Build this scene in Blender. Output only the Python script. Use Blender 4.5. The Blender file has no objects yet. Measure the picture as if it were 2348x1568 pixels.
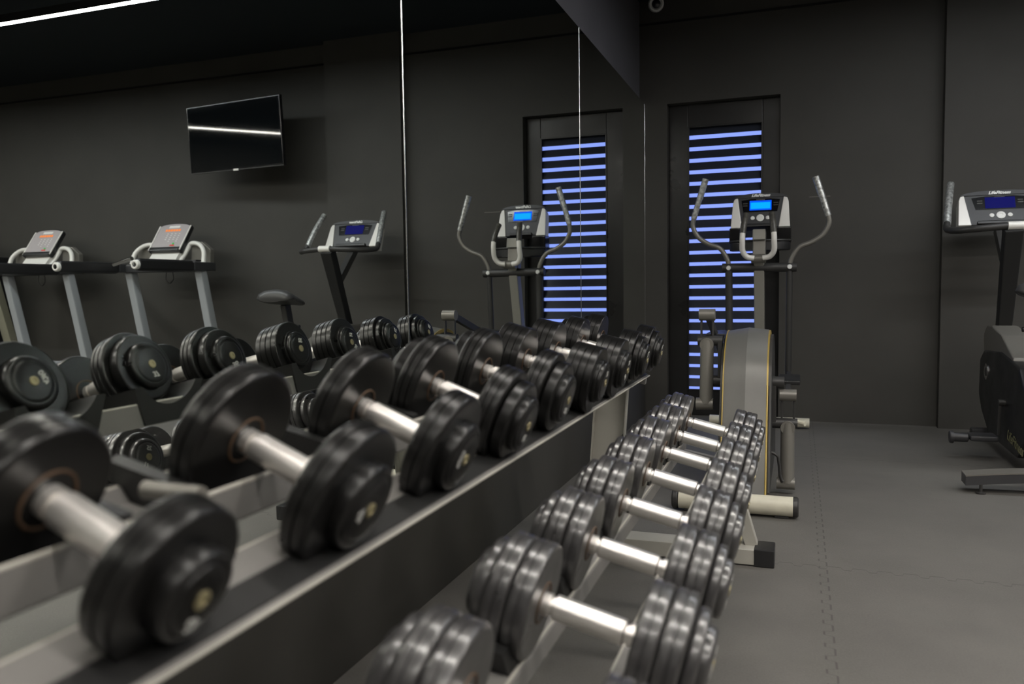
import bpy, bmesh, math, random
from mathutils import Vector, Matrix
random.seed(7)
SC = bpy.context.scene
COL = SC.collection
PI = math.pi

# ------------------------------------------------------------------ materials
def mat(name, col, rough=.5, metal=0., spec=.5, noise=None, bump=None, emit=None, strength=0., coat=0., rvar=None, aniso=0.):
    m = bpy.data.materials.new(name); m.use_nodes = True
    nt = m.node_tree; b = nt.nodes['Principled BSDF']
    b.inputs['Base Color'].default_value = (*col, 1)
    b.inputs['Roughness'].default_value = rough
    b.inputs['Metallic'].default_value = metal
    b.inputs['Specular IOR Level'].default_value = spec
    b.inputs['Coat Weight'].default_value = coat
    b.inputs['Coat Roughness'].default_value = .12
    if emit:
        b.inputs['Emission Color'].default_value = (*emit, 1)
        b.inputs['Emission Strength'].default_value = strength
    if noise or bump or rvar:
        tc = nt.nodes.new('ShaderNodeTexCoord')
    if noise:                       # (scale, amount)
        n = nt.nodes.new('ShaderNodeTexNoise'); n.inputs['Scale'].default_value = noise[0]; n.inputs['Detail'].default_value = 5
        nt.links.new(tc.outputs['Object'], n.inputs['Vector'])
        r = nt.nodes.new('ShaderNodeMapRange'); r.inputs['From Min'].default_value = .25; r.inputs['From Max'].default_value = .75
        r.inputs['To Min'].default_value = 1 - noise[1]; r.inputs['To Max'].default_value = 1 + noise[1]
        nt.links.new(n.outputs['Fac'], r.inputs['Value'])
        mx = nt.nodes.new('ShaderNodeVectorMath'); mx.operation = 'SCALE'; mx.inputs[0].default_value = col
        nt.links.new(r.outputs['Result'], mx.inputs['Scale']); nt.links.new(mx.outputs['Vector'], b.inputs['Base Color'])
    if rvar:
        n = nt.nodes.new('ShaderNodeTexNoise'); n.inputs['Scale'].default_value = rvar[0]; n.inputs['Detail'].default_value = 4
        nt.links.new(tc.outputs['Object'], n.inputs['Vector'])
        r = nt.nodes.new('ShaderNodeMapRange'); r.inputs['From Min'].default_value = .3; r.inputs['From Max'].default_value = .7
        r.inputs['To Min'].default_value = rough - rvar[1]; r.inputs['To Max'].default_value = rough + rvar[1]
        nt.links.new(n.outputs['Fac'], r.inputs['Value']); nt.links.new(r.outputs['Result'], b.inputs['Roughness'])
    if bump:                        # (scale, strength)
        n = nt.nodes.new('ShaderNodeTexNoise'); n.inputs['Scale'].default_value = bump[0]; n.inputs['Detail'].default_value = 3
        nt.links.new(tc.outputs['Object'], n.inputs['Vector'])
        bp = nt.nodes.new('ShaderNodeBump'); bp.inputs['Strength'].default_value = bump[1]; bp.inputs['Distance'].default_value = .002
        nt.links.new(n.outputs['Fac'], bp.inputs['Height']); nt.links.new(bp.outputs['Normal'], b.inputs['Normal'])
    return m

M = {}
M['wall'] = mat('black_wall_paint', (.054, .0515, .046), .62, spec=.35, noise=(2.2, .10), bump=(60, .12))
M['wall_lit'] = mat('lit_wall_tone', (.125, .122, .138), .6, spec=.35, noise=(2., .08))  # wall tone lightened to stand in for light falling above the mirror
M['ceil'] = mat('black_ceiling_paint', (.022, .027, .031), .8, spec=.2)
M['groove'] = mat('shadow_gap', (.006, .006, .006), .8)
M['mirror'] = mat('mirror_glass', (.91, .94, .90), .0, 1.)
M['mirror_edge'] = mat('polished_mirror_edge', (.85, .88, .86), .22, 1.)
M['white_plastic'] = mat('white_plastic', (.75, .75, .72), .4)
M['rubber'] = mat('black_rubber', (.0065, .0063, .0062), .30, spec=.42, noise=(18, .2), rvar=(9, .03), bump=(90, .04))
M['rubber2'] = mat('worn_black_rubber', (.040, .038, .039), .33, spec=1.0, noise=(22, .3), rvar=(22, .06), bump=(120, .03), coat=.5)
M['rubberface'] = mat('smooth_black_rubber_face', (.013, .013, .013), .30, spec=.5, rvar=(12, .06))
M['chrome'] = mat('chrome_handle', (.93, .90, .86), .33, .85, rvar=(30, .04))
M['chrome2'] = mat('bright_chrome', (.8, .8, .8), .12, 1.)
M['rust'] = mat('rust_brown_paint', (.085, .050, .028), .55, noise=(30, .3))
M['brass'] = mat('brass_bolt', (.42, .37, .22), .4, .7)
M['sticker'] = mat('white_sticker', (.42, .42, .40), .5)
M['rack'] = mat('grey_rack_paint', (.185, .178, .170), .42, spec=.4, noise=(6, .06))
M['racklight'] = mat('beige_rack_paint', (.42, .405, .36), .42, spec=.4, noise=(5, .06))
M['saddle'] = mat('black_saddle_plastic', (.013, .013, .013), .5)
M['blackpl'] = mat('black_plastic', (.018, .018, .019), .36, rvar=(8, .05))
M['darkgrey'] = mat('dark_grey_plastic', (.040, .040, .043), .42, noise=(9, .08))
M['gloss'] = mat('glossy_black_panel', (.006, .006, .007), .15)
M['silver'] = mat('silver_plastic', (.80, .78, .74), .36, .1)
M['greypaint'] = mat('grey_machine_paint', (.20, .19, .17), .36, .3, noise=(6, .06))
M['darkpaint'] = mat('dark_machine_paint', (.040, .039, .038), .42, .1)
M['mattblack'] = mat('matt_black_paint', (.022, .022, .022), .6, spec=.3)
M['columnpaint'] = mat('light_grey_column_paint', (.27, .26, .23), .38, .15)
M['shroud'] = mat('brushed_grey_shroud', (.15, .147, .138), .42, .2, noise=(7, .10), rvar=(6, .06))
M['gold'] = mat('yellow_trim', (.42, .30, .08), .35, .3)
M['cream'] = mat('cream_enamel', (.62, .59, .48), .38, noise=(20, .08))
M['grip'] = mat('ribbed_grip', (.46, .47, .46), .30, .6, noise=(60, .75), bump=(45, .9))
M['gripdark'] = mat('worn_dark_grip', (.085, .08, .07), .38, .3, noise=(60, .45), bump=(60, .4))
M['doorframe'] = mat('black_lacquered_wood', (.013, .0125, .012), .33, spec=.45, rvar=(4, .08), bump=(25, .10))
M['slat'] = mat('navy_black_slat', (.030, .034, .050), .35, spec=.5)
M['lcd_bright'] = mat('blue_lcd_lit', (0, .02, .1), .5, spec=.1, emit=(.0, .09, 1.0), strength=1.0)
M['lcd_glow'] = mat('blue_lcd_text', (0, .02, .1), .5, spec=.1, emit=(.0, .42, 1.0), strength=1.0)
M['lcd_dark'] = mat('blue_lcd_dim', (0, 0, .05), .5, spec=.1, emit=(.0, .002, .24), strength=.30)
M['led_orange'] = mat('orange_led', (.2, .05, .01), .4, emit=(1., .26, .04), strength=.9)
M['led_red'] = mat('red_button', (.5, .04, .03), .4, emit=(1, .05, .03), strength=.2)
M['led_green'] = mat('green_button', (.04, .3, .06), .4, emit=(.1, .8, .2), strength=.2)
M['white'] = mat('white_print', (.80, .80, .78), .35)
M['seat'] = mat('grey_vinyl_seat', (.05, .05, .05), .42)
M['olive'] = mat('beige_steel_frame', (.30, .29, .22), .45)
M['treadgrey'] = mat('treadmill_grey_paint', (.42, .44, .46), .42, .1)
M['consolegrey'] = mat('console_mauve_grey', (.40, .365, .37), .45)
M['tube'] = mat('led_tube_diffuser', (.8, .8, .8), .4, emit=(.93, .97, 1.0), strength=78.)
M['tube2'] = mat('led_tube_diffuser_warm', (.8, .8, .8), .4, emit=(1.0, .95, .88), strength=105.)
M['screen'] = mat('black_tv_glass', (.004, .005, .006), .035, spec=.7)
M['logo_gold'] = mat('faded_gold_print', (.22, .21, .11), .5)

# rubber floor with interlocking tile joints and speckle
def floor_mat():
    m = bpy.data.materials.new('rubber_floor'); m.use_nodes = True
    nt = m.node_tree; N = nt.nodes; L = nt.links; b = N['Principled BSDF']
    b.inputs['Roughness'].default_value = .62; b.inputs['Specular IOR Level'].default_value = .35
    geo = N.new('ShaderNodeNewGeometry'); sep = N.new('ShaderNodeSeparateXYZ'); L.new(geo.outputs['Position'], sep.inputs[0])
    def mth(op, a, b_=None, c=None):
        n = N.new('ShaderNodeMath'); n.operation = op
        for i, v in enumerate((a, b_, c)):
            if v is None: continue
            if isinstance(v, (int, float)): n.inputs[i].default_value = v
            else: L.new(v, n.inputs[i])
        return n.outputs[0]
    def seam(u, v, u0, per, amp, wav, w):
        s = mth('SINE', mth('MULTIPLY', v, 2 * PI / wav))
        s2 = mth('SINE', mth('ADD', mth('MULTIPLY', v, 4 * PI / wav), 1.2))
        s = mth('MULTIPLY', mth('MAXIMUM', mth('MINIMUM', mth('MULTIPLY', mth('ADD', s, mth('MULTIPLY', s2, .5)), 2.2), 1.), -1.), amp)
        d = mth('SUBTRACT', mth('SUBTRACT', u, s), u0 - per / 2)
        d = mth('ABSOLUTE', mth('SUBTRACT', mth('FLOORED_MODULO', d, per), per / 2))
        return mth('LESS_THAN', d, w)
    x, y = sep.outputs[0], sep.outputs[1]
    a = seam(x, y, 1.258, 2.0, .013, .085, .0030)
    c = seam(y, x, 3.13, 2.0, .013, .085, .0030)
    n = N.new('ShaderNodeTexNoise'); n.inputs['Scale'].default_value = 2.2; n.inputs['Detail'].default_value = 7; n.inputs['Roughness'].default_value = .65
    L.new(geo.outputs['Position'], n.inputs['Vector'])
    n2 = N.new('ShaderNodeTexNoise'); n2.inputs['Scale'].default_value = 170; n2.inputs['Detail'].default_value = 2
    L.new(geo.outputs['Position'], n2.inputs['Vector'])
    v = mth('ADD', mth('MULTIPLY', mth('SUBTRACT', n.outputs['Fac'], .5), .55), 1.0)
    v = mth('ADD', v, mth('MULTIPLY', mth('SUBTRACT', n2.outputs['Fac'], .5), .40))
    v = mth('MULTIPLY', v, mth('SUBTRACT', 1.0, mth('MULTIPLY', mth('MAXIMUM', a, c), .40)))
    vm = N.new('ShaderNodeVectorMath'); vm.operation = 'SCALE'; vm.inputs[0].default_value = (.126, .120, .110)
    L.new(v, vm.inputs['Scale']); L.new(vm.outputs['Vector'], b.inputs['Base Color'])
    bp = N.new('ShaderNodeBump'); bp.inputs['Strength'].default_value = .25; bp.inputs['Distance'].default_value = .002
    L.new(n2.outputs['Fac'], bp.inputs['Height']); L.new(bp.outputs['Normal'], b.inputs['Normal'])
    return m
M['floor'] = floor_mat()

# ------------------------------------------------------------------ mesh builder
def catmull(pts, n=6):
    P = [Vector(p) for p in pts]
    if len(P) < 3: return P
    Q = [2 * P[0] - P[1]] + P + [2 * P[-1] - P[-2]]
    out = []
    for i in range(1, len(Q) - 2):
        for k in range(n):
            t = k / n
            a, b, c, d = Q[i - 1], Q[i], Q[i + 1], Q[i + 2]
            out.append(.5 * ((2 * b) + (c - a) * t + (2 * a - 5 * b + 4 * c - d) * t * t + (3 * b - a - 3 * c + d) * t ** 3))
    out.append(P[-1]); return out

class MB:
    def __init__(s, mtx=None):
        s.bm = bmesh.new(); s.m = mtx or Matrix.Identity(4)
    def add(s, verts, faces):
        v = [s.bm.verts.new(s.m @ Vector(p)) for p in verts]
        for f in faces:
            try: s.bm.faces.new([v[i] for i in f])
            except ValueError: pass
        return s
    def box(s, a, b, bev=0., rot=None, seg=2):
        c = [(a[i] + b[i]) / 2 for i in range(3)]; h = [abs(b[i] - a[i]) / 2 for i in range(3)]
        t = bmesh.new(); bmesh.ops.create_cube(t, size=2)
        for v in t.verts: v.co = Vector((v.co.x * h[0], v.co.y * h[1], v.co.z * h[2]))
        if bev: bmesh.ops.bevel(t, geom=t.edges[:], offset=min(bev, min(h) * .95), segments=seg, profile=.5, affect='EDGES')
        r = rot or Matrix.Identity(3)
        for v in t.verts: v.co = s.m @ (r @ v.co + Vector(c))
        s._merge(t); return s
    def obox(s, p0, p1, w, h, bev=0., up=(0, 0, 1), w1=None, h1=None):
        """beam of rectangular section from p0 to p1 (w across, h along 'up')"""
        p0, p1 = Vector(p0), Vector(p1); d = (p1 - p0).normalized(); up = Vector(up)
        a = d.cross(up).normalized(); u = a.cross(d).normalized()
        w1 = w if w1 is None else w1; h1 = h if h1 is None else h1
        t = bmesh.new(); vs = []
        for p, ww, hh in ((p0, w, h), (p1, w1, h1)):
            for sx, sy in ((-1, -1), (1, -1), (1, 1), (-1, 1)):
                vs.append(t.verts.new(p + a * sx * ww / 2 + u * sy * hh / 2))
        for f in ((3, 2, 1, 0), (4, 5, 6, 7), (0, 1, 5, 4), (1, 2, 6, 5), (2, 3, 7, 6), (3, 0, 4, 7)): t.faces.new([vs[i] for i in f])
        if bev: bmesh.ops.bevel(t, geom=t.edges[:], offset=bev, segments=2, profile=.5, affect='EDGES')
        for v in t.verts: v.co = s.m @ v.co
        s._merge(t); return s
    def _merge(s, t):
        me = bpy.data.meshes.new('tmp'); bmesh.ops.recalc_face_normals(t, faces=t.faces[:]); t.to_mesh(me); t.free(); s.bm.from_mesh(me); bpy.data.meshes.remove(me)
    def tube(s, pts, r, seg=14, smooth=0, cap=True, r1=None):
        P = catmull(pts, smooth) if smooth else [Vector(p) for p in pts]
        n = len(P); rings = []
        d0 = (P[1] - P[0]).normalized(); a = d0.orthogonal().normalized()
        t = bmesh.new()
        for i, p in enumerate(P):
            d = ((P[min(i + 1, n - 1)] - P[max(i - 1, 0)])).normalized()
            a = (a - d * a.dot(d)).normalized(); b = d.cross(a)
            rr = r if r1 is None else r + (r1 - r) * i / (n - 1)
            rings.append([t.verts.new(p + (a * math.cos(2 * PI * k / seg) + b * math.sin(2 * PI * k / seg)) * rr) for k in range(seg)])
        for i in range(n - 1):
            for k in range(seg):
                t.faces.new((rings[i][k], rings[i][(k + 1) % seg], rings[i + 1][(k + 1) % seg], rings[i + 1][k]))
        if cap: t.faces.new(rings[0][::-1]); t.faces.new(rings[-1])
        for v in t.verts: v.co = s.m @ v.co
        s._merge(t); return s
    def lathe(s, prof, axis=(1, 0, 0), org=(0, 0, 0), seg=48, cap=True):
        """prof: (t along axis, radius)"""
        ax = Vector(axis).normalized(); a = ax.orthogonal().normalized(); b = ax.cross(a); o = Vector(org)
        t = bmesh.new(); rings = []
        for q, r in prof:
            if r < 1e-6: rings.append([t.verts.new(o + ax * q)])
            else: rings.append([t.verts.new(o + ax * q + (a * math.cos(2 * PI * k / seg) + b * math.sin(2 * PI * k / seg)) * r) for k in range(seg)])
        for A, B in zip(rings, rings[1:]):
            for k in range(seg):
                k2 = (k + 1) % seg
                f = [A[k % len(A)], A[k2 % len(A)], B[k2 % len(B)], B[k % len(B)]]
                g = []
                for v in f:
                    if v not in g: g.append(v)
                if len(g) > 2:
                    try: t.faces.new(g)
                    except ValueError: pass
        if cap and len(rings[0]) > 1: t.faces.new(rings[0][::-1])
        if cap and len(rings[-1]) > 1: t.faces.new(rings[-1])
        for v in t.verts: v.co = s.m @ v.co
        s._merge(t); return s
    def prism(s, poly, plane, a, b, bev=0.):
        """polygon in 'yz' / 'xz' / 'xy' extruded along the third axis from a to b"""
        def P(u, v, w):
            return {'yz': (w, u, v), 'xz': (u, w, v), 'xy': (u, v, w)}[plane]
        t = bmesh.new(); n = len(poly)
        A = [t.verts.new(P(u, v, a)) for u, v in poly]; B = [t.verts.new(P(u, v, b)) for u, v in poly]
        t.faces.new(A); t.faces.new(B[::-1])
        for i in range(n): t.faces.new((A[i], B[i], B[(i + 1) % n], A[(i + 1) % n]))
        if bev: bmesh.ops.bevel(t, geom=t.edges[:], offset=bev, segments=2, profile=.5, affect='EDGES')
        for v in t.verts: v.co = s.m @ v.co
        s._merge(t); return s
    def build(s, name, material, parent=None, angle=32):
        off = Vector((0, 0, 0)); q = parent
        while q is not None: off += Vector(q.get('_b', (0, 0, 0))); q = q.parent
        for v in s.bm.verts: v.co -= off
        bmesh.ops.recalc_face_normals(s.bm, faces=s.bm.faces[:])
        me = bpy.data.meshes.new(name); s.bm.to_mesh(me); s.bm.free()
        me.polygons.foreach_set('use_smooth', [True] * len(me.polygons))
        me.set_sharp_from_angle(angle=math.radians(angle))
        me.materials.append(M[material])
        o = bpy.data.objects.new(name, me); COL.objects.link(o)
        if len(me.polygons) > 6:
            wn = o.modifiers.new('weighted_normals', 'WEIGHTED_NORMAL'); wn.keep_sharp = True; wn.mode = 'FACE_AREA'; wn.weight = 60
        if parent is not None: o.parent = parent
        return o

def root(name, label, cat, loc=(0, 0, 0), group=None):
    o = bpy.data.objects.new(name, None); COL.objects.link(o)
    o.location = loc; o['label'] = label; o['category'] = cat; o['_b'] = tuple(loc)
    o.empty_display_size = .1
    if group: o['group'] = group
    return o
def struct(o):
    o['kind'] = 'structure'; return o
def tag(o, label, cat, group=None):
    o['label'] = label; o['category'] = cat
    if group: o['group'] = group
    return o
def copy_tree(o, parent=None):
    c = o.copy(); COL.objects.link(c); c.parent = parent
    for ch in list(o.children): copy_tree(ch, c)
    return c
def text_obj(name, s, size, mtx, material, parent=None, shear=0., bold=0., depth=.0006, spacing=1., font=None):
    cu = bpy.data.curves.new('txt', 'FONT'); cu.body = s; cu.size = size; cu.shear = shear; cu.offset = bold
    cu.extrude = depth; cu.align_x = 'CENTER'; cu.align_y = 'CENTER'; cu.space_character = spacing; cu.resolution_u = 3
    t = bpy.data.objects.new('txt', cu); COL.objects.link(t)
    bpy.context.view_layer.update()
    me = bpy.data.meshes.new_from_object(t.evaluated_get(bpy.context.evaluated_depsgraph_get()))
    bpy.data.objects.remove(t)
    off = Vector((0, 0, 0)); q = parent
    while q is not None: off += Vector(q.get('_b', (0, 0, 0))); q = q.parent
    me.transform(mtx); me.transform(Matrix.Translation(-off))
    me.materials.clear(); me.materials.append(M[material]); me.name = name
    o = bpy.data.objects.new(name, me); COL.objects.link(o); o.parent = parent
    return o

# ------------------------------------------------------------------ the room
YB = 6.475; CZ = 3.27; XR = 9.0; YF = -3.0
struct(MB().box((-.3, YF - .2, -.1), (XR + .2, YB + .4, 0)).build('floor', 'floor'))
struct(MB().box((-.3, YF - .2, CZ), (XR + .2, YB + .4, CZ + .1)).build('ceiling', 'ceil'))
DX0, DX1, DZ = .177, 1.022, 2.468
w = MB()
w.box((-.3, YB, 0), (DX0, YB + .25, CZ)); w.box((DX1, YB, 0), (XR, YB + .25, CZ)); w.box((DX0, YB, DZ), (DX1, YB + .25, CZ))
struct(w.build('wall_back', 'wall'))
struct(MB().box((2.112, YB - .085, 0), (2.868, YB, CZ)).build('trim_1', 'wall'))
g = MB(); g.box((-.04, YB - .004, 3.085), (2.112, YB, 3.103)); g.box((2.868, YB - .004, 3.085), (XR, YB, 3.103))
struct(g.build('trim_2', 'groove'))
w = MB(); w.box((-.3, YF - .2, 0), (-.04, YB, CZ))
struct(w.build('wall_left', 'wall_lit'))  # light on the wall above the mirror is put into its colour
struct(MB().box((-.04, YF - .2, 0), (0, YB, .44), .001).build('baseboard_left', 'wall'))
struct(MB().box((XR, YF - .2, 0), (XR + .2, YB + .4, CZ)).build('wall_right', 'wall'))
struct(MB().box((-.3, YF - .2, 0), (XR, YF, CZ)).build('wall_front', 'wall'))
# faint scratch on the wall right of the window
struct(MB().box((1.232, YB - .0015, 1.690), (1.378, YB, 1.6935)).build('trim_3', 'greypaint'))

# louvred door / window at the back
d = MB()
FY0, FY1 = YB + .085, YB + .14
IX0, IX1, IZ0, IZ1 = .328, .892, .205, 2.292
d.box((DX0, FY0, .0), (IX0, FY1, DZ), .006); d.box((IX1, FY0, 0), (DX1, FY1, DZ), .006)
d.box((IX0, FY0 + .001, IZ1), (IX1, FY1 - .001, DZ), .006); d.box((IX0, FY0 + .001, 0), (IX1, FY1 - .001, IZ0), .006)
door = struct(d.build('door_1', 'doorframe'))
b = MB()                       # thin bead round the louvres
for (a, c) in (((IX0 - .002, FY0 - .006, IZ0), (IX0 + .010, FY0 + .01, IZ1)), ((IX1 - .010, FY0 - .006, IZ0), (IX1 + .002, FY0 + .01, IZ1)),
               ((IX0, FY0 - .006, IZ1 - .008), (IX1, FY0 + .01, IZ1 + .004)), ((IX0, FY0 - .006, IZ0 - .004), (IX1, FY0 + .01, IZ0 + .008))):
    b.box(a, c, .002)
b.build('bead', 'doorframe', door)
NS = 23; pitch = (IZ1 - IZ0) / NS
for i in range(NS):
    zc = IZ0 + (i + .5) * pitch + .012
    s_ = MB(); s_.obox((IX0, FY0 + .03, zc), (IX1, FY0 + .03, zc), (.069), .009, .003, up=(0, -math.sin(math.radians(66)), math.cos(math.radians(66))))
    s_.build('slat', 'slat', door)
# mirror: three tall panels with polished edges
seams = [.14, 2.29, 4.444, 6.472]
prev = YF
n = 0
for a, c, lab in ((-1.9, .14, 'tall wall mirror panel beside the camera at the near end of the rack'), (.14, 2.29, 'tall wall mirror panel reflecting the treadmills and television'),
             (2.29, 4.444, 'tall wall mirror panel reflecting the lit elliptical screen'), (4.444, 6.472, 'tall wall mirror panel at the corner, reflecting the right part of the louvred window')):
    e = .0032
    r_ = root('wall_mirror', lab, 'mirror', (0, (a + c) / 2, .44), 'mirror panels on the left wall')
    MB().box((-.038, a + e, .44), (0, c - e, 2.4836)).build('mirror_glass', 'mirror', r_)
    MB().tube([(-.0015, c - e * .0, .44), (-.0015, c - e * .0, 2.4836)], .0036, 16).build('edge_strip', 'mirror_edge', r_)
cl = root('mirror_clip', 'tiny white corner clip on the joint between two mirror panels', 'clip', (0, 2.262, .85))
MB().prism([(2.254, .848), (2.272, .848), (2.263, .868)], 'yz', 0, .004).build('clip_plate', 'white_plastic', cl)

# ------------------------------------------------------------------ ceiling lights
def tube_light(x0, x1, y, z, label, mt='tube'):
    r_ = root('linear_ceiling_light', label, 'light', ((x0 + x1) / 2, y, z), 'linear lights under the ceiling')
    MB().box((x0, y - .030, z), (x1, y + .030, z + .05), .003).box((x0, y - .030, z - .011), (x1, y - .0265, z + .01)).box((x0, y + .0265, z - .011), (x1, y + .030, z + .01)).build('housing', 'blackpl', r_)
    MB().box((x0 + .01, y - .026, z - .010), (x1 - .01, y + .026, z - .0005), .001).build('diffuser', mt, r_)
    k = x0 + .3
    while k < x1:
        MB().tube([(k, y, z + .05), (k, y, CZ)], .0016, 6).build('hanging_wire', 'white_plastic', r_)
        k += 1.45
tube_light(1.5, 7.75, 4.62, 3.11, 'long thin white light under the black ceiling, seen in the mirror at the upper left')
tube_light(.5, 6.9, 2.15, 3.11, 'long thin white light crossing the ceiling ahead of the camera, out of view', 'tube2')
tube_light(.5, 6.9, .25, 3.11, 'long thin white light crossing the ceiling right above the camera, out of view', 'tube2')
tube_light(.5, 6.9, -1.7, 3.11, 'long thin white light crossing the ceiling behind the camera, out of view', 'tube2')

ll = root('linear_ceiling_light', 'long thin white light running toward the back wall over the treadmills, mirrored in the television', 'light', (7.8, 2.3, 3.11), 'linear lights under the ceiling')
MB().box((7.77, .2, 3.11), (7.83, 4.5, 3.16), .003).box((7.77, .2, 3.099), (7.7735, 4.5, 3.12)).box((7.8265, .2, 3.099), (7.83, 4.5, 3.12)).build('housing', 'blackpl', ll)
MB().box((7.774, .21, 3.10), (7.826, 4.49, 3.1095), .001).build('diffuser', 'tube2', ll)
for k in (.5, 2.3, 4.2): MB().tube([(7.8, k, 3.16), (7.8, k, CZ)], .0016, 6).build('hanging_wire', 'white_plastic', ll)

# ------------------------------------------------------------------ security camera
sc = root('security_camera', 'white round security camera in the top corner above the window', 'camera', (.115, 6.33, 3.27))
cd = Vector((.22, -.93, -.28)).normalized(); co = Vector((.115, 6.33, 3.195))
MB().lathe([(0, .038), (.03, .045), (.075, .032)], (0, 0, 1), (.115, 6.33, 3.195)).build('base', 'white_plastic', sc)
MB().lathe([(-.06, .0), (-.055, .03), (-.03, .052), (0, .060), (.03, .058), (.05, .052), (.052, .044), (.036, .036), (.036, 0)], cd, co).build('housing', 'white_plastic', sc)
MB().lathe([(.037, .034), (.044, .030), (.050, .016), (.052, 0)], cd, co).build('lens', 'gloss', sc)

# ------------------------------------------------------------------ dumbbells
TAU = .241
def plate(t0, t1, r, groove=0, e=.006):
    """rim profile of one rubber plate from t0 to t1"""
    arc = [(1 - math.cos(a), math.sin(a)) for a in (0, .30, .62, .95, 1.27, PI / 2)]
    P = [(t0 + e * u, r - e + e * v) for u, v in arc]
    for k in range(groove):
        c = t0 + (t1 - t0) * (k + 1) / (groove + 1)
        P += [(c - .0025, r), (c - .001, r - .0028), (c + .001, r - .0028), (c + .0025, r)]
    P += [(t1 - e * u, r - e + e * v) for u, v in arc[::-1]]
    return P
def cap(t0, r, h, e, ring=0):
    arc = [(math.cos(a), 1 - math.sin(a)) for a in (0, .30, .62, .95, 1.27, PI / 2)]
    P = [(t0, r)]
    P += [(t0 + h - e + e * (1 - v), r - e + e * u) for u, v in arc]
    if ring:
        P += [(t0 + h, r - e - .002), (t0 + h - .0015, r - e - .003), (t0 + h - .0015, r - e - .0045), (t0 + h + .0005, r - e - .006)]
    return P
HEADS = {   # profile from the handle outwards
    'single': [(0, .024)] + plate(.0, .044, .104, 1, .008) + cap(.0442, .062, .024, .010, 1),
    'double': [(0, .024)] + plate(.0, .045, .102, 2, .006) + plate(.0455, .074, .085, 0, .006) + cap(.0742, .060, .018, .009, 1),
    'drum': [(0, .024)] + plate(.0, .080, .094, 3, .004) + cap(.0802, .062, .010, .003) + cap(.0902, .057, .012, .008, 1),
    'stepped': [(0, .024)] + plate(.0, .060, .093, 2, .004) + plate(.0605, .080, .080, 0, .004) + cap(.0802, .064, .008, .003) + cap(.0882, .057, .014, .008, 1),
    'lower': [(0, .024)] + plate(.0, .038, .097, 1, .007) + [(.0385, .088)] + plate(.039, .077, .097, 1, .007) + [(.078, .080)] + plate(.079, .100, .080, 0, .007) + cap(.1002, .058, .016, .009, 1),
}
def make_dumbbell(kind, half, mt, scale=1.):
    o = bpy.data.objects.new('dumbbell', None); COL.objects.link(o); o['category'] = 'dumbbell'; o.empty_display_size = .08
    # chrome handle with collars and knurled middle
    P = [(-half - .004, .0185), (-half + .013, .0190), (-half + .0145, .0150), (-half + .0195, .0150), (-half + .021, .0200)]
    nk = 12
    for k in range(nk + 1):
        t = -half + .024 + (2 * half - .048) * k / nk
        P += [(t - .0012, .0208), (t, .0206), (t + .0012, .0208)]
    P += [(half - .021, .0200), (half - .0195, .0150), (half - .0145, .0150), (half - .013, .0190), (half + .004, .0185)]
    MB().lathe(P, seg=28).build('handle', 'chrome', o)
    for sx in (-1, 1):
        prof = [(p, r * scale) for p, r in HEADS[kind]]
        end = prof[-1][0]; rr = prof[-1][1]
        prof = prof + [(end + .0015, rr - .006), (end + .0015, 0)]
        mtx = Matrix.Translation((sx * half, 0, 0)) @ (Matrix.Identity(4) if sx > 0 else Matrix.Rotation(PI, 4, 'Z'))
        h = MB(mtx).lathe(prof, seg=64).build('head', mt, o, 40)
        MB(mtx).lathe([(.0006, .0315), (-.0018, .0320), (-.0024, .0335), (-.0018, .0350), (.0006, .0355)], seg=40, cap=False).build('collar_ring', 'rust', h)
        MB(mtx).lathe([(end + .001, .0105), (end + .0035, .0105), (end + .0042, .0085), (end + .0042, .0045), (end + .0028, .004), (end + .0028, 0)], seg=24).build('bolt', 'brass', h)
        o['end'] = half + end
    return o
HU, HL = .066, .080
HK = {'single': .072, 'small': .070, 'double': .065, 'drum': .067, 'stepped': .069}
protos = {k: make_dumbbell(k, HK[k], 'rubber') for k in ('single', 'double', 'drum', 'stepped')}
protos['small'] = make_dumbbell('single', HK['small'], 'rubber', .80)
protos['lower'] = make_dumbbell('lower', HL, 'rubber2')
used = set()
def place(kind, x, y, z, label, group, digits, spin, tilt=TAU):
    if kind in used: o = copy_tree(protos[kind])
    else: o = protos[kind]; used.add(kind)
    o.location = (x, y, z); o.rotation_mode = 'XYZ'; o.rotation_euler = (0, tilt, 0)
    o['label'] = label; o['group'] = group
    heads = [c for c in o.children if c.name.startswith('head')]
    e = o['end'] + .0022
    for h in heads:
        sx = 1 if h.data.vertices[0].co.x > 0 else -1
        # text plane: local x/y of text -> tangent plane at the end cap
        R = Matrix.Rotation(sx * PI / 2, 4, 'Z') @ Matrix.Rotation(PI / 2, 4, 'X')
        m = Matrix.Translation((sx * e, 0, 0)) @ R @ Matrix.Rotation(spin, 4, 'Z') @ Matrix.Translation((0, .026, 0))
        text_obj('weight_number', digits, .019, m, 'sticker', h, bold=.0006)
    return o
UY = [.615, .935, 1.26, 1.567, 1.863, 2.181, 2.49, 2.815, 3.122]
UK = ['small', 'single', 'single', 'double', 'double', 'drum', 'drum', 'stepped', 'stepped']
UL = ['black dumbbell with the smallest plates, nearest the camera on the upper tier',
      'black dumbbell second from the camera on the upper tier, single thick plate and domed end',
      'black dumbbell third from the camera on the upper tier',
      'black dumbbell fourth from the camera on the upper tier, smaller plate outside the big one',
      'black dumbbell fifth from the camera on the upper tier, middle of the nine',
      'black drum-headed dumbbell sixth from the camera on the upper tier',
      'black drum-headed dumbbell seventh from the camera on the upper tier',
      'black stepped-head dumbbell second from the far end of the upper tier',
      'black stepped-head dumbbell at the far end of the upper tier, nearest the window']
UD = ['45', '42', '40', '37', '35', '32', '30', '27', '22']
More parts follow.
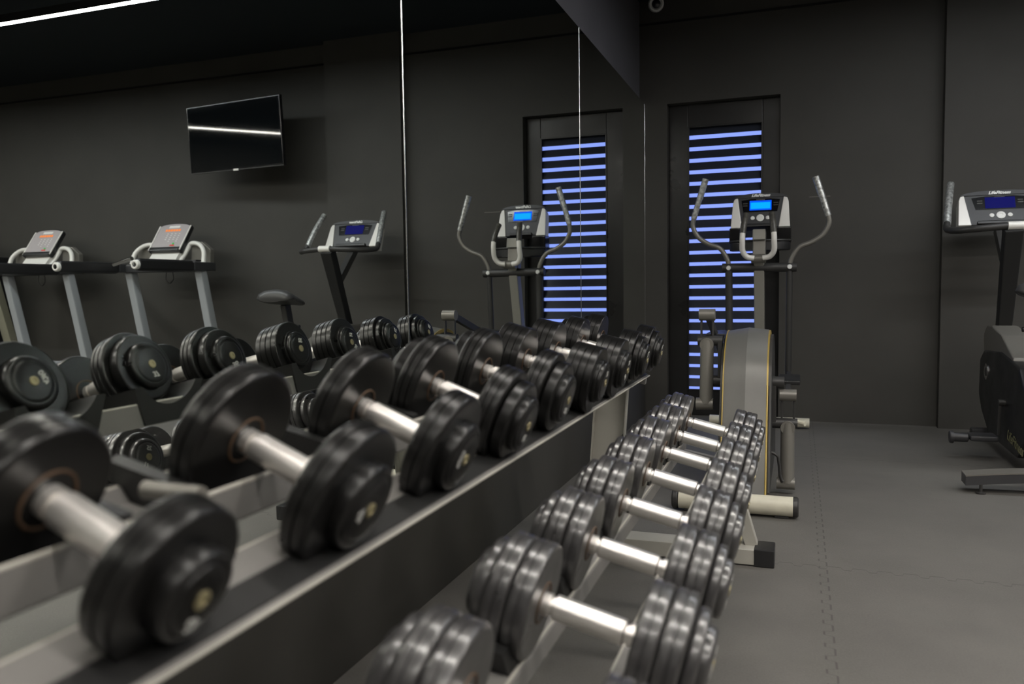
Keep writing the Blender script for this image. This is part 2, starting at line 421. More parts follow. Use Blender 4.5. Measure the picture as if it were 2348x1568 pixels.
US = [PI * .95, PI * .52, PI * .35, PI * .98, PI * .9, PI * .06, PI * .75, PI * .15, PI * .2]
UT = [.41, .41, .40, .36, .30, .25, .24, .23, .225]
UZ = [.836, .840, .839, .841, .842, .840, .840, .841, .841]
for i in range(9):
    h_ = HK[UK[i]]
    place(UK[i], .428 + h_ * math.cos(UT[i]), UY[i], UZ[i] - h_ * math.sin(UT[i]), UL[i], 'dumbbells on the upper tier', UD[i], US[i], UT[i])
LY = [.90, 1.23, 1.55, 1.87, 2.18, 2.49, 2.78, 3.07]
LL = ['worn black dumbbell nearest the camera on the lower tier, cut by the bottom edge',
      'worn black dumbbell second from the camera on the lower tier',
      'worn black dumbbell third from the camera on the lower tier, above the light floor foot',
      'worn black dumbbell fourth from the camera on the lower tier',
      'worn black dumbbell fifth from the camera on the lower tier',
      'worn black dumbbell third from the far end of the lower tier',
      'worn black dumbbell second from the far end of the lower tier',
      'worn black dumbbell at the far end of the lower tier, by the elliptical']
LD = ['25', '22', '20', '17', '15', '12', '10', '8']
for i in range(8):
    place('lower', .850, LY[i], .514, LL[i], 'dumbbells on the lower tier', LD[i], PI * (.1 + .37 * i))

# ------------------------------------------------------------------ dumbbell rack
rk = root('dumbbell_rack', 'two-tier grey steel dumbbell rack standing along the mirror wall', 'rack', (.6, 1.7, 0))
Y0, Y1 = .12, 3.20
def sheet(poly, t, name, mtl):
    """open polyline in xz extruded along y with thickness t"""
    pts = [Vector((p[0], p[1])) for p in poly]; L_, R_ = [], []
    for i, p in enumerate(pts):
        d = (pts[min(i + 1, len(pts) - 1)] - pts[max(i - 1, 0)]).normalized(); nrm = Vector((-d.y, d.x))
        L_.append(p + nrm * t / 2); R_.append(p - nrm * t / 2)
    ring = [(q.x, q.y) for q in L_ + R_[::-1]]
    return MB().prism(ring, 'xz', Y0, Y1).build(name, mtl, rk)
sheet([(.293, .733), (.294, .786), (.299, .787), (.308, .764), (.430, .7335), (.446, .742), (.448, .788)], .005, 'inner_rail', 'rack')
sheet([(.497, .695), (.499, .7185), (.503, .7225), (.598, .6905), (.603, .6905)], .005, 'outer_rail', 'rack')
sheet([(.553, .7105), (.596, .6960)], .0035, 'dark_strip', 'saddle')  # dark strip along the front of the upper outer rail
sheet([(.640, .437), (.641, .490), (.646, .491), (.655, .464), (.742, .442), (.747, .436), (.747, .400)], .004, 'inner_rail', 'rack')
sheet([(.872, .370), (.873, .4065), (.878, .407), (.985, .380), (.992, .374)], .004, 'outer_rail', 'rack')
for nm, x, z, r_ in (('rail_edge_highlight', .6045, .6900, .0026), ('rail_edge_highlight', .499, .7225, .003), ('rail_edge_highlight', .448, .789, .0032), ('rail_edge_highlight', .2945, .787, .0028),
                    ('rail_edge_highlight', .746, .4425, .0026), ('rail_edge_highlight', .874, .4085, .0024), ('rail_edge_highlight', .642, .491, .0026)):
    MB().tube([(x, Y0, z), (x, Y1, z)], r_, 8).build(nm, 'racklight', rk)  # pale tubes imitate the highlights that the rail edges catch
def saddle_mesh(name, x0, x1, za0, za1, R, zb):
    """cup shaped block; za0/za1 dumbbell axis height at x0/x1"""
    t = MB(); n = 14; sec = []
    for x, za in ((x0, za0), (x1, za1)):
        ring = []
        hw, hb = .112, .084
        a0 = math.asin(min(.98, .098 / R)) if False else 1.05
        for k in range(n + 1):
            a = -a0 + 2 * a0 * k / n
            ring.append((x, math.sin(a) * R, za - math.cos(a) * R))
        ring += [(x, hw, ring[-1][2] - .002), (x, hb, zb), (x, -hb, zb), (x, -hw, ring[0][2] - .002)]
        sec.append(ring)
    m_ = len(sec[0]); vs = sec[0] + sec[1]
    t.add(vs, [tuple(range(m_)), tuple(range(2 * m_ - 1, m_ - 1, -1))] + [(i, (i + 1) % m_, m_ + (i + 1) % m_, m_ + i) for i in range(m_)])
    return t.build(name, 'saddle', None, 30)
def saddle_row(ys, axis_x, axis_z, x0, x1, R, zb0):
    k = math.tan(TAU)
    p = saddle_mesh('saddle', x0, x1, axis_z - (x0 - axis_x) * k, axis_z - (x1 - axis_x) * k, R, zb0)
    for i, y in enumerate(ys):
        c = p if i == 0 else p.copy()
        if i: COL.objects.link(c)
        c.parent = rk; c.location = (-.6, y - 1.7, 0)
saddle_row(UY, .470, .8345, .286, .428, .1015, .736)
saddle_row(LY, .850, .514, .634, .742, .100, .437)
# end frames
for yf in (3.15, .32):
    f = MB(); f.prism([(.352, .05), (.488, .05), (.535, .69), (.405, .735)], 'xz', yf, yf + .005)
    f.prism([(.352, .05), (.357, .05), (.410, .735), (.405, .737)], 'xz', yf - .022, yf + .005)
    f.prism([(.483, .05), (.488, .05), (.535, .69), (.530, .69)], 'xz', yf - .030, yf + .005)
    up = f.build('upright', 'racklight', rk)
    f = MB(); f.obox((.905, yf - .01, .40), (1.005, yf - .01, .055), .05, .045, .003, up=(1, 0, 0)); f.build('front_post', 'racklight', rk)
    f = MB(); f.obox((.50, yf + .0, .44), (.97, yf + .0, .345), .03, .04, .003); f.build('cross_arm', 'rack', rk)
    f = MB(); f.obox((.40, yf + .0, .71), (.60, yf + .0, .675), .03, .03, .003); f.build('top_arm', 'rack', rk)
    ft = MB().box((.16, yf - .09, .004), (1.02, yf + .02, .062), .004).build('foot', 'racklight', rk)
    MB().box((1.015, yf - .094, .0), (1.088, yf + .024, .066), .005).build('end_cap', 'blackpl', ft)
pin = MB().tube([(.395, .78, .8045), (.482, .78, .803)], .0115, 18).build('steel_pin', 'greypaint')
tag(pin, 'short grey steel pin lying on the upper rail between the two nearest dumbbells', 'pin')
pin['category'] = 'pin'

# ------------------------------------------------------------------ shared console for elliptical and bike
def console(rt, cx, cy, cz, w, lean, lcd, screen_w=.150, screen_h=.078, hi=.235):
    Mx = Matrix.Translation((cx, cy, cz)) @ Matrix.Rotation(PI / 2 - lean, 4, 'X')
    hw = w / 2; hh = hi / 2
    ins = w * .085
    body = MB(Mx)
    body.prism([(-hw + .06, -hh), (hw - .06, -hh), (hw - .02, hh * .82), (hw * .5, hh), (-hw * .5, hh), (-hw + .02, hh * .82)], 'xy', -.07, 0, .008)
    bd = body.build('console', 'darkgrey', rt)
    for sx in (-1, 1):
        pl = [(sx * (hw - .078), -hh - .004), (sx * hw, -hh - .004), (sx * (hw - .012), hh * .55), (sx * (hw - .022), hh * .80), (sx * (hw - .045), hh * .86)]
        MB(Mx).prism(pl, 'xy', -.085, .010, .006).build('side_panel', 'silver', bd)
    dw = w * .31; 
    MB(Mx).prism([(-dw * .92, -.005), (dw * .92, -.005), (dw * 1.05, hh * .70), (dw * .5, hh * .78), (-dw * .5, hh * .78), (-dw * 1.05, hh * .70)], 'xy', .0, .0035, .001).build('display_panel', 'gloss', bd)
    sy = hh * .36
    MB(Mx).box((-screen_w / 2, sy - screen_h / 2, .003), (screen_w / 2, sy + screen_h / 2, .0055), .001).build('screen', lcd, bd)
    if lcd == 'lcd_bright':
        q = MB(Mx)
        q.box((-screen_w * .45, sy - screen_h * .36, .0056), (screen_w * .45, sy + screen_h * .30, .0060))
        q.build('screen_text', 'lcd_glow', bd)
    for sx in (-1, 1):
        for k in (0, 1):
            MB(Mx).box((sx * (screen_w / 2 + .030) - .016, sy + .012 - k * .017, .0034), (sx * (screen_w / 2 + .030) + .016, sy + .021 - k * .017, .0055), .002).build('side_button', 'darkpaint', bd)
    q = MB(Mx); q.box((-.03, hh * .70, .0034), (.03, hh * .73, .0045)); q.build('small_print', 'greypaint', bd)
    q = MB(Mx)
    for sx in (-1, 1): q.lathe([(.0, .014), (.004, .014), (.006, .010), (.007, 0)], (0, 0, 1), (sx * .052, -hh * .42, 0), 20)
    q.build('button', 'white', bd)
    q = MB(Mx); q.lathe([(0, .026), (.004, .026), (.006, .022), (.006, .012), (.004, .010), (.004, 0)], (0, 0, 1), (0, -hh * .42, 0), 28); q.build('dial', 'white', bd)
    q = MB(Mx); q.box((-hw + .11, -hh - .002, .0), (hw - .11, -hh + .022, .022), .006); q.build('reading_ledge', 'blackpl', bd)
    # dark curved cap with the white logo
    q = MB(Mx)
    up = [(hw * .9 * math.sin(a), hh * .86 + .034 * math.cos(a)) for a in [(-PI / 2 + PI * k / 14) for k in range(15)]]
    q.prism(up, 'xy', -.075, .006, .003).build('top_cap', 'darkgrey', bd)
    text_obj('logo', 'LifeFitness', .030, Mx @ Matrix.Translation((0, hh * .98, .0068)), 'white', bd, shear=.35, bold=.0012)
    return Mx

# ------------------------------------------------------------------ elliptical trainer
el = root('elliptical_trainer', 'grey elliptical trainer with lit blue screen in front of the louvred window', 'elliptical', (.90, 5.0, 0))
base = MB()
base.obox((.92, 3.80, .075), (.905, 6.10, .075), .09, .06, .006); base.build('base_beam', 'darkpaint', el)
MB().tube([(.645, 3.755, .052), (1.155, 3.755, .052)], .044, 26).build('rear_stabilizer', 'cream', el)
q = MB()
for x in (.628, 1.158): q.lathe([(-.006, .040), (0, .0455), (.016, .0455), (.022, .040)], (1, 0, 0), (x - .008, 3.755, .052), 26)
for x in (.70, 1.10): q.box((x - .03, 3.735, 0), (x + .03, 3.775, .02), .002)
q.build('stabilizer_caps', 'darkpaint', el)
MB().tube([(.545, 6.12, .045), (1.245, 6.12, .045)], .034, 22).build('front_stabilizer', 'cream', el)
# flywheel shroud: rounded drum outline with a tail to the rear stabilizer
def hull(yc, zc, r, tail, n=40):
    pts = []
    for k in range(n):
        a = 2 * PI * k / n; pts.append((yc + r * math.cos(a), zc + r * math.sin(a)))
    pts += tail
    pts = sorted(set(pts)); lo = []
    def cr(o, a, b): return (a[0] - o[0]) * (b[1] - o[1]) - (a[1] - o[1]) * (b[0] - o[0])
    for p in pts:
        while len(lo) > 1 and cr(lo[-2], lo[-1], p) <= 0: lo.pop()
        lo.append(p)
    hi_ = []
    for p in reversed(pts):
        while len(hi_) > 1 and cr(hi_[-2], hi_[-1], p) <= 0: hi_.pop()
        hi_.append(p)
    return lo[:-1] + hi_[:-1]
def shroud_part(x0, x1, r0, r1, name, mtl):
    A = hull(4.36, .455, 1, []); 
    h0 = hull(4.36, .455, r0, [(3.83 + (.37 - r0), .06), (4.9, .06)]); 
    cx_, cz_ = 4.36, .42
    h1 = [(cx_ + (y - cx_) * (r1 / r0), cz_ + (z - cz_) * (r1 / r0)) for y, z in h0]
    t = MB(); n_ = len(h0)
    t.add([(x0, y, z) for y, z in h0] + [(x1, y, z) for y, z in h1], [tuple(range(n_)), tuple(range(2 * n_ - 1, n_ - 1, -1))] + [(i, (i + 1) % n_, n_ + (i + 1) % n_, n_ + i) for i in range(n_)])
    return t
t = shroud_part(.822, .925, .352, .368, 'a', 'shroud'); 
t2 = shroud_part(1.022, .925, .358, .368, 'b', 'shroud')
me_ = bpy.data.meshes.new('t'); t2.bm.to_mesh(me_); t.bm.from_mesh(me_)
sh = t.build('flywheel_shroud', 'shroud', el, 25)
for xa, xb in ((.8165, .822), (1.022, 1.030)):
    h0 = hull(4.36, .455, .356, [(3.835, .06), (4.9, .06)])
    MB().prism(h0, 'yz', xa, xb, .003).build('yellow_trim', 'gold', sh)
for xa, xb in ((.804, .8162), (1.0303, 1.044)):
    h0 = hull(4.36, .455, .335, [(3.87, .075), (4.87, .075)])
    MB().prism(h0, 'yz', xa, xb, .004).build('side_cover', 'darkpaint', sh)
MB().tube([(.74, 4.23, .555), (1.10, 4.23, .555)], .03, 20).build('crank_axle', 'darkpaint', el)
# column
MB().obox((.905, 6.14, .08), (.903, 5.86, 1.235), .070, .085, .008, up=(0, 1, 0)).build('column', 'columnpaint', el)
MB().obox((.903, 5.875, 1.19), (.903, 5.90, 1.42), .086, .085, .010, up=(0, 1, 0)).build('column_head', 'greypaint', el)
MB().box((.860, 5.825, 1.350), (.946, 5.85, 1.425), .006, Matrix.Rotation(-.2, 3, 'X')).build('badge_plate', 'columnpaint', el)
# console and tray
console(el, .900, 6.075, 1.568, .405, .33, 'lcd_bright', .150, .074, .245)
tr = MB()
n_ = 16
tr_pts = [(.90 + .208 * math.cos(PI + PI * k / n_), 6.02 + .13 * math.sin(PI + PI * k / n_)) for k in range(n_ + 1)]
tr.prism(tr_pts + [(1.10, 6.10), (.70, 6.10)], 'xy', 1.285, 1.345, .008)
tray = tr.build('cup_holder', 'blackpl', el)
MB().tube([(x, y - .004, 1.352) for x, y in tr_pts], .007, 8, 1).build('tray_rim', 'darkpaint', tray)
q = MB()
for sx in (-1, 1): q.box((.90 + sx * .155 - .055, 6.0, 1.33), (.90 + sx * .155 + .055, 6.12, 1.45), .01)
q.build('tray_back', 'gloss', tray)
# fixed centre handles
for sx in (-1, 1):
    pts = [(.903 + sx * .03, 5.75, 1.225), (.903 + sx * .075, 5.74, 1.235), (.903 + sx * .102, 5.72, 1.275), (.903 + sx * .103, 5.70, 1.34), (.903 + sx * .101, 5.70, 1.395)]
    h = MB().tube(pts, .0185, 16, 5).build('centre_handle', 'silver', el)
    MB().tube([(.903 + sx * .101, 5.70, 1.39), (.903 + sx * .094, 5.73, 1.46), (.903 + sx * .084, 5.78, 1.525)], .0205, 16, 4).build('grip', 'gripdark', h)
MB().tube([(.855, 5.78, 1.222), (.951, 5.78, 1.222)], .030, 18).build('handle_clamp', 'greypaint', el)
# crossbar and moving arms
MB().tube([(.655, 5.86, 1.166), (1.150, 5.86, 1.160)], .031, 20).build('crossbar', 'darkpaint', el)
LA = [(.700, 5.86, 1.16), (.690, 5.86, 1.22), (.640, 5.86, 1.30), (.560, 5.86, 1.335), (.490, 5.86, 1.385), (.452, 5.86, 1.46), (.458, 5.86, 1.52)]
for sx in (-1, 1):
    f = lambda p: p if sx < 0 else (1.804 - p[0], p[1], p[2] - .02 * (p[2] - 1.16) / .5)
    a = MB().tube([f(p) for p in LA], .0165, 14, 6).build('moving_arm', 'greypaint', el)
    MB().tube([f((.457, 5.86, 1.515)), f((.487, 5.86, 1.62)), f((.5, 5.86, 1.66))], .020, 16, 5).build('lower_grip', 'grip', a)
    MB().tube([f((.499, 5.86, 1.655)), f((.540, 5.86, 1.79))], .0225, 16).build('upper_grip', 'grip', a)
    xr = .700 if sx < 0 else 1.104
    MB().tube([(xr, 5.86, 1.16), (xr - .004 * sx, 5.90, .42)], .026 if sx < 0 else .021, 14).build('rocker_arm', 'darkpaint', el)
    MB().lathe([(-.032, 0), (-.030, .014), (-.02, .017), (-.0, .017)], (0, 1, 0), (xr, 5.86 - .009, 1.163), 16).build('arm_bolt', 'white', el)
# crank linkages: left one up, right one down
for xk, zk, zj, zb, xe, cx0 in ((.722, .895, .762, .440, .70, .80), (1.118, .492, .350, .055, 1.104, 1.04)):
    s_ = 1 if xk > .9 else -1
    L_ = MB()
    L_.tube([(xk - .040, 4.23, zk), (xk + .040, 4.23, zk)], .030, 20)
    lk = L_.build('pedal_bearing', 'greypaint', el)
    MB().box((xk - .034, 4.222, zj), (xk - .024, 4.242, zk), .002).box((xk + .024, 4.222, zj), (xk + .034, 4.242, zk), .002).build('bearing_bracket', 'darkpaint', lk)
    MB().tube([(xk - .046 * s_ * -1, 4.23, zj), (cx0, 4.23, zj)], .026, 18).build('crank_joint', 'darkpaint', el)
    MB().obox((cx0 + s_ * .012, 4.23, .555), (cx0 + s_ * .012, 4.23, zj), .022, .05, .004, up=(0, 1, 0)).build('crank_arm', 'darkpaint', el)
    MB().lathe([(-.006, .034), (0, .036), (.006, .034)], (0, 1, 0), (xk, 4.205, zj - .02), 22).build('joint_cap', 'greypaint', el)
    MB().tube([(xk, 4.23, zj), (xk, 4.19, zb)], .034, 20).build('link_tube', 'greypaint', el)
    MB().tube([(xk - .05, 4.19, zb), (xk + .036, 4.19, zb)], .031, 20).build('link_foot', 'greypaint', el)
    MB().obox((xk, 4.26, zk), (xe, 5.90, .42), .028, .042, .004).build('pedal_bar', 'darkpaint', el)
    yp = 4.85; zp = zk + (.42 - zk) * (yp - 4.26) / 1.64 + .035
    MB().box((xk - .058, yp - .17, zp - .012), (xk + .058, yp + .17, zp + .012), .006).build('pedal', 'blackpl', el)
MB().tube([(1.118, 4.28, .36), (1.20, 4.23, .35)], .012, 10).build('linkage_pin', 'cream', el)
MB().tube([(1.035, 4.15, .215), (1.075, 4.15, .195), (1.085, 4.15, .10), (1.10, 4.15, .07)], .008, 8, 2).build('bent_rod', 'darkpaint', el)

# ------------------------------------------------------------------ exercise bike
bk = root('exercise_bike', 'black upright exercise bike with dim blue screen at the right edge, by the pilaster', 'exercise bike', (2.39, 5.3, 0))
BX = 2.39
console(bk, BX, 6.02, 1.515, .50, .45, 'lcd_dark', .172, .082, .235)
for sx in (-1, 1):
    MB().tube([(BX + sx * .03, 5.57, 1.375), (BX + sx * .20, 5.60, 1.366), (BX + sx * .30, 5.69, 1.364), (BX + sx * .338, 5.79, 1.378), (BX + sx * .334, 5.835, 1.42)], .021, 16, 6).build('handlebar', 'darkpaint', bk)
    MB().tube([(BX + sx * .334, 5.833, 1.413), (BX + sx * .315, 5.92, 1.55), (BX + sx * .288, 6.03, 1.69)], .0225, 16, 5).build('grip', 'grip', bk)
MB().tube([(BX - .05, 5.57, 1.375), (BX + .05, 5.57, 1.375)], .026, 18).build('bar_clamp', 'silver', bk)
MB().obox((BX + .01, 5.92, .66), (BX - .02, 5.58, 1.36), .075, .085, .010, up=(0, 1, 0), w1=.10).build('column', 'mattblack', bk)
MB().obox((BX - .01, 5.72, 1.10), (BX - .01, 6.0, 1.38), .06, .055, .006, up=(1, 0, 0)).build('console_brace', 'darkpaint', bk)
# sloping grey neck cover and black body
nk_ = MB()
nk_.prism([(6.04, .70), (5.96, .76), (5.80, .765), (5.55, .72), (5.25, .61), (5.22, .54), (6.0, .56)], 'yz', BX - .075, BX + .075, .014)
nk_.build('neck_cover', 'greypaint', bk)
bd_ = MB()
bd_.prism([(6.05, .54), (5.95, .60), (5.5, .62), (5.05, .57), (4.88, .42), (4.86, .22), (5.05, .07), (5.75, .08), (5.98, .20), (6.07, .30)], 'yz', BX - .09, BX + .09, .016)
body_ = bd_.build('body_cover', 'blackpl', bk)
MB().lathe([(-.002, .052), (.004, .052), (.006, .046), (.004, .040), (.004, 0)], (-1, 0, 0), (BX - .09, 5.84, .47), 32).build('round_badge', 'chrome2', body_)
MB().lathe([(.003, .030), (.006, .028), (.007, 0)], (-1, 0, 0), (BX - .09, 5.84, .47), 32).build('badge_centre', 'darkpaint', body_)
Mt = Matrix.Translation((BX - .0925, 5.08, .15)) @ Matrix.Rotation(-PI / 2, 4, 'Z') @ Matrix.Rotation(PI / 2, 4, 'X') @ Matrix.Rotation(-.10, 4, 'Z')
text_obj('logo', 'LifeFitness', .085, Mt, 'logo_gold', body_, shear=.3, bold=.001)
MB().tube([(BX - .088, 5.33, .34), (BX - .125, 5.33, .34)], .02, 16).build('crank_axle', 'darkpaint', bk)
MB().obox((BX - .118, 5.33, .35), (BX - .118, 5.34, .15), .018, .028, .004, up=(0, 1, 0)).build('crank_arm', 'darkpaint', bk)
pd = MB().box((BX - .275, 5.26, .118), (BX - .13, 5.40, .150), .010).build('pedal', 'darkgrey', bk)
MB().lathe([(0, .034), (.005, .038), (.02, .038), (.022, .028), (.095, .028), (.10, .02)], (1, 0, 0), (BX - .375, 5.33, .128), 20).build('pedal_roller', 'darkgrey', pd)
MB().tube([(BX - .31, 5.33, .128), (BX - .13, 5.33, .128)], .010, 10).build('pedal_spindle', 'darkpaint', pd)
MB().obox((BX, 6.0, .10), (BX, 4.5, .10), .10, .06, .006).build('base_beam', 'darkpaint', bk)
st = MB(); n_ = 20
for k in range(n_): pass
cs = [(BX - .44 + .88 * k / n_, 4.50 + .03 * math.cos(PI * (k / n_ - .5)), .085 + .028 * math.sin(PI * k / n_)) for k in range(n_ + 1)]
for a, b_ in zip(cs, cs[1:]): pass
def arc_slab(zoff, th, dep, name, mtl):
    t = MB(); vs = []; fs = []
    for (x, y, z) in cs:
        for dy, dz in ((-dep, 0), (dep, 0), (dep, th), (-dep, th)): vs.append((x, y + dy, z + zoff + dz))
    for i in range(n_):
        for k in range(4): fs.append((i * 4 + k, i * 4 + (k + 1) % 4, (i + 1) * 4 + (k + 1) % 4, (i + 1) * 4 + k))
    fs += [(3, 2, 1, 0), (n_ * 4, n_ * 4 + 1, n_ * 4 + 2, n_ * 4 + 3)]
    t.add(vs, fs); return t.build(name, mtl, bk)
arc_slab(-.045, .045, .056, 'rear_stabilizer', 'darkgrey'); arc_slab(.0003, .006, .058, 'stabilizer_top', 'greypaint')
q = MB()
for sx in (-1, 1): q.lathe([(0, .022), (.008, .022), (.012, .008), (.05, .008)], (0, 0, 1), (BX + sx * .37, 4.46, 0), 16)
q.build('levelling_foot', 'darkpaint', bk)
MB().box((BX - .14, 5.98, .005), (BX + .14, 6.06, .075), .012).build('front_stabilizer', 'darkgrey', bk)
MB().obox((BX, 5.12, .5), (BX, 5.02, .95), .05, .07, .008, up=(0, 1, 0)).build('seat_post', 'darkpaint', bk)
MB().tube([(BX - .07, 5.09, .78), (BX + .02, 5.09, .78)], .014, 12).build('seat_knob', 'blackpl', bk)
se = MB(); vs = []; fs = []
prof = [(5.22, .035, .985, .022), (5.14, .055, 1.0, .035), (5.03, .10, 1.012, .05), (4.94, .145, 1.025, .06), (4.88, .145, 1.03, .055), (4.85, .10, 1.025, .03)]
for (y, hw, z, th) in prof:
    for k in range(12):
        a = 2 * PI * k / 12; vs.append((BX + hw * math.cos(a), y, z - .035 + th * 1.15 * math.sin(a) * (1 if math.sin(a) > 0 else .6)))
for i in range(len(prof) - 1):
    for k in range(12): fs.append((i * 12 + k, i * 12 + (k + 1) % 12, (i + 1) * 12 + (k + 1) % 12, (i + 1) * 12 + k))
fs += [tuple(range(11, -1, -1)), tuple(range(len(vs) - 12, len(vs)))]
se.add(vs, fs); se.build('seat', 'seat', bk, 60)

# ------------------------------------------------------------------ treadmills (only seen in the mirror)
def treadmill(label):
    r_ = root('treadmill', label, 'treadmill', (4.39, 5.2, 0), 'treadmills along the back wall')
    X = 4.39
    dk = MB().box((X - .40, 4.20, .09), (X + .40, 5.95, .19), .02).build('deck', 'darkgrey', r_)
    MB().box((X - .26, 4.25, .1905), (X + .26, 5.7, .196), .002).build('belt', 'rubber', dk)
    for sx in (-1, 1): MB().box((X + sx * .33 - .045, 4.25, .188), (X + sx * .33 + .045, 5.75, .205), .006).build('side_rail', 'greypaint', dk)
    MB().box((X - .38, 4.3, 0), (X + .38, 4.4, .092), .01).build('rear_foot', 'blackpl', r_)
    MB().box((X - .38, 5.75, 0), (X + .38, 6.1, .095), .01).build('front_foot', 'blackpl', r_)
    MB().prism([(5.72, .19), (6.22, .19), (6.24, .34), (6.05, .38), (5.82, .33)], 'yz', X - .36, X + .36, .02).build('motor_hood', 'treadgrey', r_)
    for sx in (-1, 1):
        MB().obox((X + sx * .405, 6.24, .12), (X + sx * .405, 6.0, 1.25), .085, .10, .02, up=(0, 1, 0), h1=.085).build('upright', 'treadgrey', r_)
        h = MB().box((X + sx * .43 - .035, 5.22, 1.228), (X + sx * .43 + .035, 5.86, 1.332), .026, None, 3).build('handrail', 'blackpl', r_)
        MB().box((X + sx * .43 - .037, 5.86, 1.24), (X + sx * .43 + .037, 6.14, 1.32), .012).build('rail_socket', 'darkgrey', h)
        MB().lathe([(.002, .020), (0, .022), (.0, .032), (.006, .038), (.02, .040), (.03, .040)], (0, 1, 0), (X + sx * .43, 5.195, 1.28), 20, False).build('rail_end', 'silver', h)
    MB().box((X - .40, 5.92, 1.235), (X + .40, 6.04, 1.315), .02).build('cross_housing', 'darkgrey', r_)
    # silver arch either side of the console
    for sx in (-1, 1):
        arc = [(X + sx * .42, 6.03, 1.31), (X + sx * .40, 6.06, 1.42), (X + sx * .33, 6.09, 1.485), (X + sx * .24, 6.10, 1.50), (X + sx * .20, 6.10, 1.47), (X + sx * .17, 6.06, 1.38), (X + sx * .15, 6.0, 1.31)]
        MB().tube(arc, .021, 12, 5).build('console_arch', 'silver', r_)
        sh_ = [(X + sx * .425, 1.31), (X + sx * .43, 1.44), (X + sx * .34, 1.512), (X + sx * .22, 1.52), (X + sx * .20, 1.31)]
        MB().prism(sh_, 'xz', 6.115, 6.17, .01).build('arch_shell', 'greypaint', r_)
        MB().box((X + sx * .29 - .07, 6.0, 1.30), (X + sx * .29 + .07, 6.10, 1.345), .012).build('cup_holder', 'blackpl', r_)
    MB().prism([(5.94, 1.32), (6.04, 1.32), (6.10, 1.44), (6.04, 1.44)], 'yz', X - .16, X + .16, .006).build('console_neck', 'silver', r_)
    Mx = Matrix.Translation((X, 6.09, 1.565)) @ Matrix.Rotation(PI / 2 - .62, 4, 'X')
    hw, hh = .185, .165
    top = [(hw * math.sin(a) * .96, hh - .03 + .03 * math.cos(a)) for a in [(PI / 2 - PI * k / 12) for k in range(13)]]
    c = MB(Mx).prism([(-hw, -hh), (hw, -hh)] + [(x, y) for x, y in top], 'xy', -.05, 0, .012).build('console', 'blackpl', r_)
    top2 = [(hw * math.sin(a) * .90, hh - .042 + .03 * math.cos(a)) for a in [(PI / 2 - PI * k / 12) for k in range(13)]]
    MB(Mx).prism([(-hw * .92, -hh + .045), (hw * .92, -hh + .045)] + top2, 'xy', .0, .005, .002).build('console_face', 'consolegrey', c)
    MB(Mx).box((hw * .93, -hh + .01, -.002), (hw * 1.0, hh * .80, .008), .003).box((-hw * 1.0, -hh + .01, -.002), (-hw * .93, hh * .80, .008), .003).build('console_edge', 'silver', c)
    MB(Mx).box((-hw * .93, -hh - .004, -.01), (hw * .93, -hh + .040, .016), .010).build('console_ledge', 'blackpl', c)
    MB(Mx).box((-.062, hh - .062, .005), (.062, hh - .036, .0075), .003).build('name_plate', 'white', c)
    q = MB(Mx)
    for k in range(6): q.box((-.085 + k * .030, hh * .38, .005), (-.085 + k * .030 + .022, hh * .53, .007))
    q.build('led_display', 'led_orange', c)
    q = MB(Mx)
    for k in range(4):
        for j in range(5 - (k % 2)): q.box((-.10 + k * .045, .03 - j * .022, .005), (-.088 + k * .045, .037 - j * .022, .007))
    q.build('key_marks', 'white', c)
    MB(Mx).lathe([(0, .012), (.006, .010), (.007, 0)], (0, 0, 1), (-.075, -.085, .004), 16).build('green_button', 'led_green', c)
    MB(Mx).box((-.095, -.112, .005), (-.045, -.098, .009), .002).build('stop_button', 'led_red', c)
    MB().tube([(X - .07, 6.02, 1.24), (X - .075, 6.02, 1.17), (X - .03, 6.02, 1.13), (X + .01, 6.02, 1.17), (X + .0, 6.02, 1.24)], .004, 8, 5).build('cable', 'blackpl', r_)
    return r_
t1 = treadmill('grey treadmill nearest the bike, its console below the television, seen in the mirror')
t2_ = copy_tree(t1); t2_.location = (5.985, 5.2, 0)
t2_['label'] = 'grey treadmill farther from the bike, at the left edge of the mirror view'
mb_ = MB().tube([(4.31, 5.33, 1.29), (4.08, 5.30, 1.335)], .017, 14).build('pulse_bar', 'chrome2', t1)

# leaning beige frame of a machine beyond the treadmills
lf = root('weight_machine', 'weight machine with leaning beige steel post beyond the treadmills, left edge of the mirror', 'gym machine', (6.9, 6.0, 0))
MB().obox((6.76, 6.41, .06), (6.76, 6.02, 1.62), .11, .08, .006, up=(0, 1, 0)).build('frame_post', 'olive', lf)
MB().obox((7.60, 6.41, .06), (7.60, 6.02, 1.62), .11, .08, .006, up=(0, 1, 0)).build('frame_post', 'olive', lf)
MB().box((6.70, 5.96, 1.57), (7.66, 6.08, 1.68), .01).build('top_bar', 'blackpl', lf)
MB().box((6.71, 5.4, .0), (6.81, 6.46, .07), .006).build('base_bar', 'olive', lf)
MB().box((7.55, 5.4, .0), (7.65, 6.46, .07), .006).build('base_bar', 'olive', lf)
MB().box((6.86, 6.0, .2), (7.50, 6.42, 1.45), .02).build('weight_housing', 'blackpl', lf)

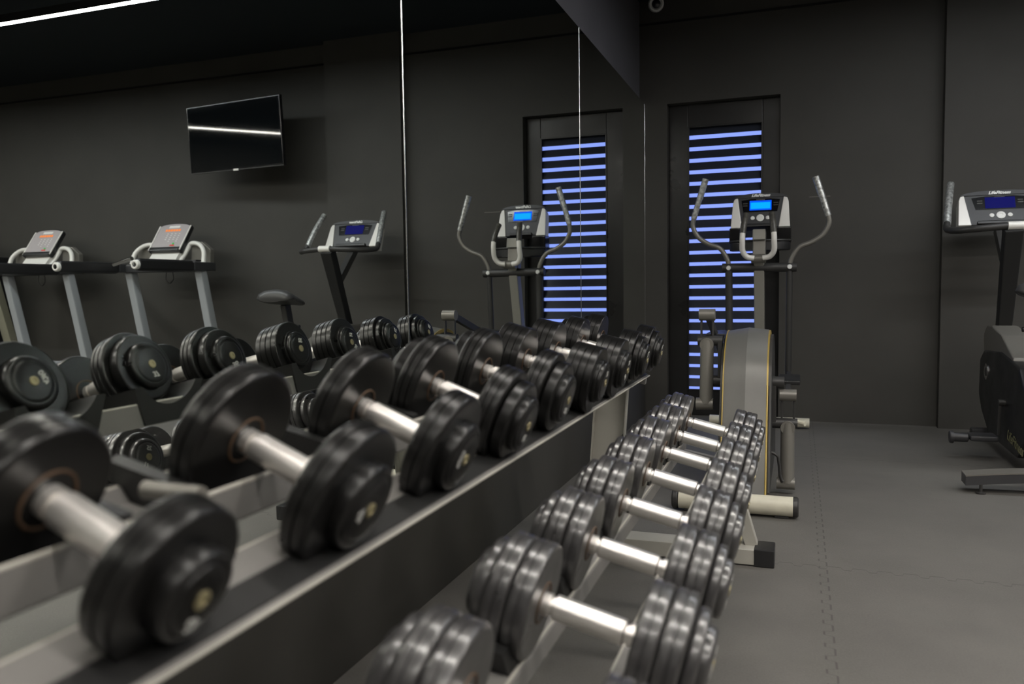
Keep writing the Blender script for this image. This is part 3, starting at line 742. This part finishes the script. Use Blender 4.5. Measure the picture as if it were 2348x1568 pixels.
# ------------------------------------------------------------------ television on a swivel arm
tv = root('television', 'flat black television on a wall bracket above the treadmills, seen in the mirror', 'television', (3.62, 6.06, 2.44))
Rt = Matrix.Translation((3.62, 6.07, 2.44)) @ Matrix.Rotation(.11, 4, 'Z') @ Matrix.Rotation(PI / 2 + .05, 4, 'X')
TW, TH = .555, .302
t = MB(Rt).box((-TW, -TH, -.035), (TW, TH, 0), .006).build('bezel', 'gloss', tv)
MB(Rt).box((-TW + .012, -TH + .022, -.001), (TW - .012, TH - .012, .0015), .0005).build('screen', 'screen', t)
MB(Rt).box((-TW, -TH - .001, -.002), (TW, -TH + .007, .003), .001).build('lower_trim', 'darkpaint', t)
MB(Rt).box((-.03, -TH - .006, -.004), (.03, -TH + .012, .004), .002).build('logo_tab', 'silver', t)
MB(Rt).box((-.25, -.2, -.07), (.25, .2, -.034), .01).build('rear_housing', 'blackpl', t)
MB().tube([(3.62, 6.12, 2.44), (3.80, 6.30, 2.44), (3.62, 6.44, 2.44)], .022, 12).build('bracket_arm', 'blackpl', tv)
MB().box((3.55, 6.452, 2.30), (3.69, 6.4747, 2.58), .004).build('wall_plate', 'blackpl', tv)

# ------------------------------------------------------------------ world: dusk sky seen through the louvres
W = bpy.data.worlds.new('dusk'); SC.world = W; W.use_nodes = True
nt = W.node_tree; bg = nt.nodes['Background']
bg.inputs['Color'].default_value = (.26, .36, 1.0, 1); bg.inputs['Strength'].default_value = 1.15

# ------------------------------------------------------------------ camera
cam = bpy.data.cameras.new('camera'); co_ = bpy.data.objects.new('camera', cam); COL.objects.link(co_)
R = Vector((.94225, .33461, -.01419)); U = Vector((-.009337, .0686, .997601)); F = Vector((-.334781, .939856, -.067763))
mx = Matrix((R, U, -F)).transposed().to_4x4(); mx.translation = (1.162535, 0, 1.05)
co_.matrix_world = mx
cam.sensor_fit = 'HORIZONTAL'; cam.sensor_width = 36; cam.lens = 36 * 1845.75 / 2348; cam.clip_start = .02
cam.dof.use_dof = True; cam.dof.focus_distance = 3.7; cam.dof.aperture_fstop = 2.7
SC.camera = co_
for o in list(bpy.data.objects):
    for k in ('_b', 'end'):
        if k in o: del o[k]
vs_ = SC.view_settings; vs_.view_transform = 'Standard'; vs_.look = 'None'; vs_.gamma = 1; vs_.use_curve_mapping = False
vs_.exposure = 0.0
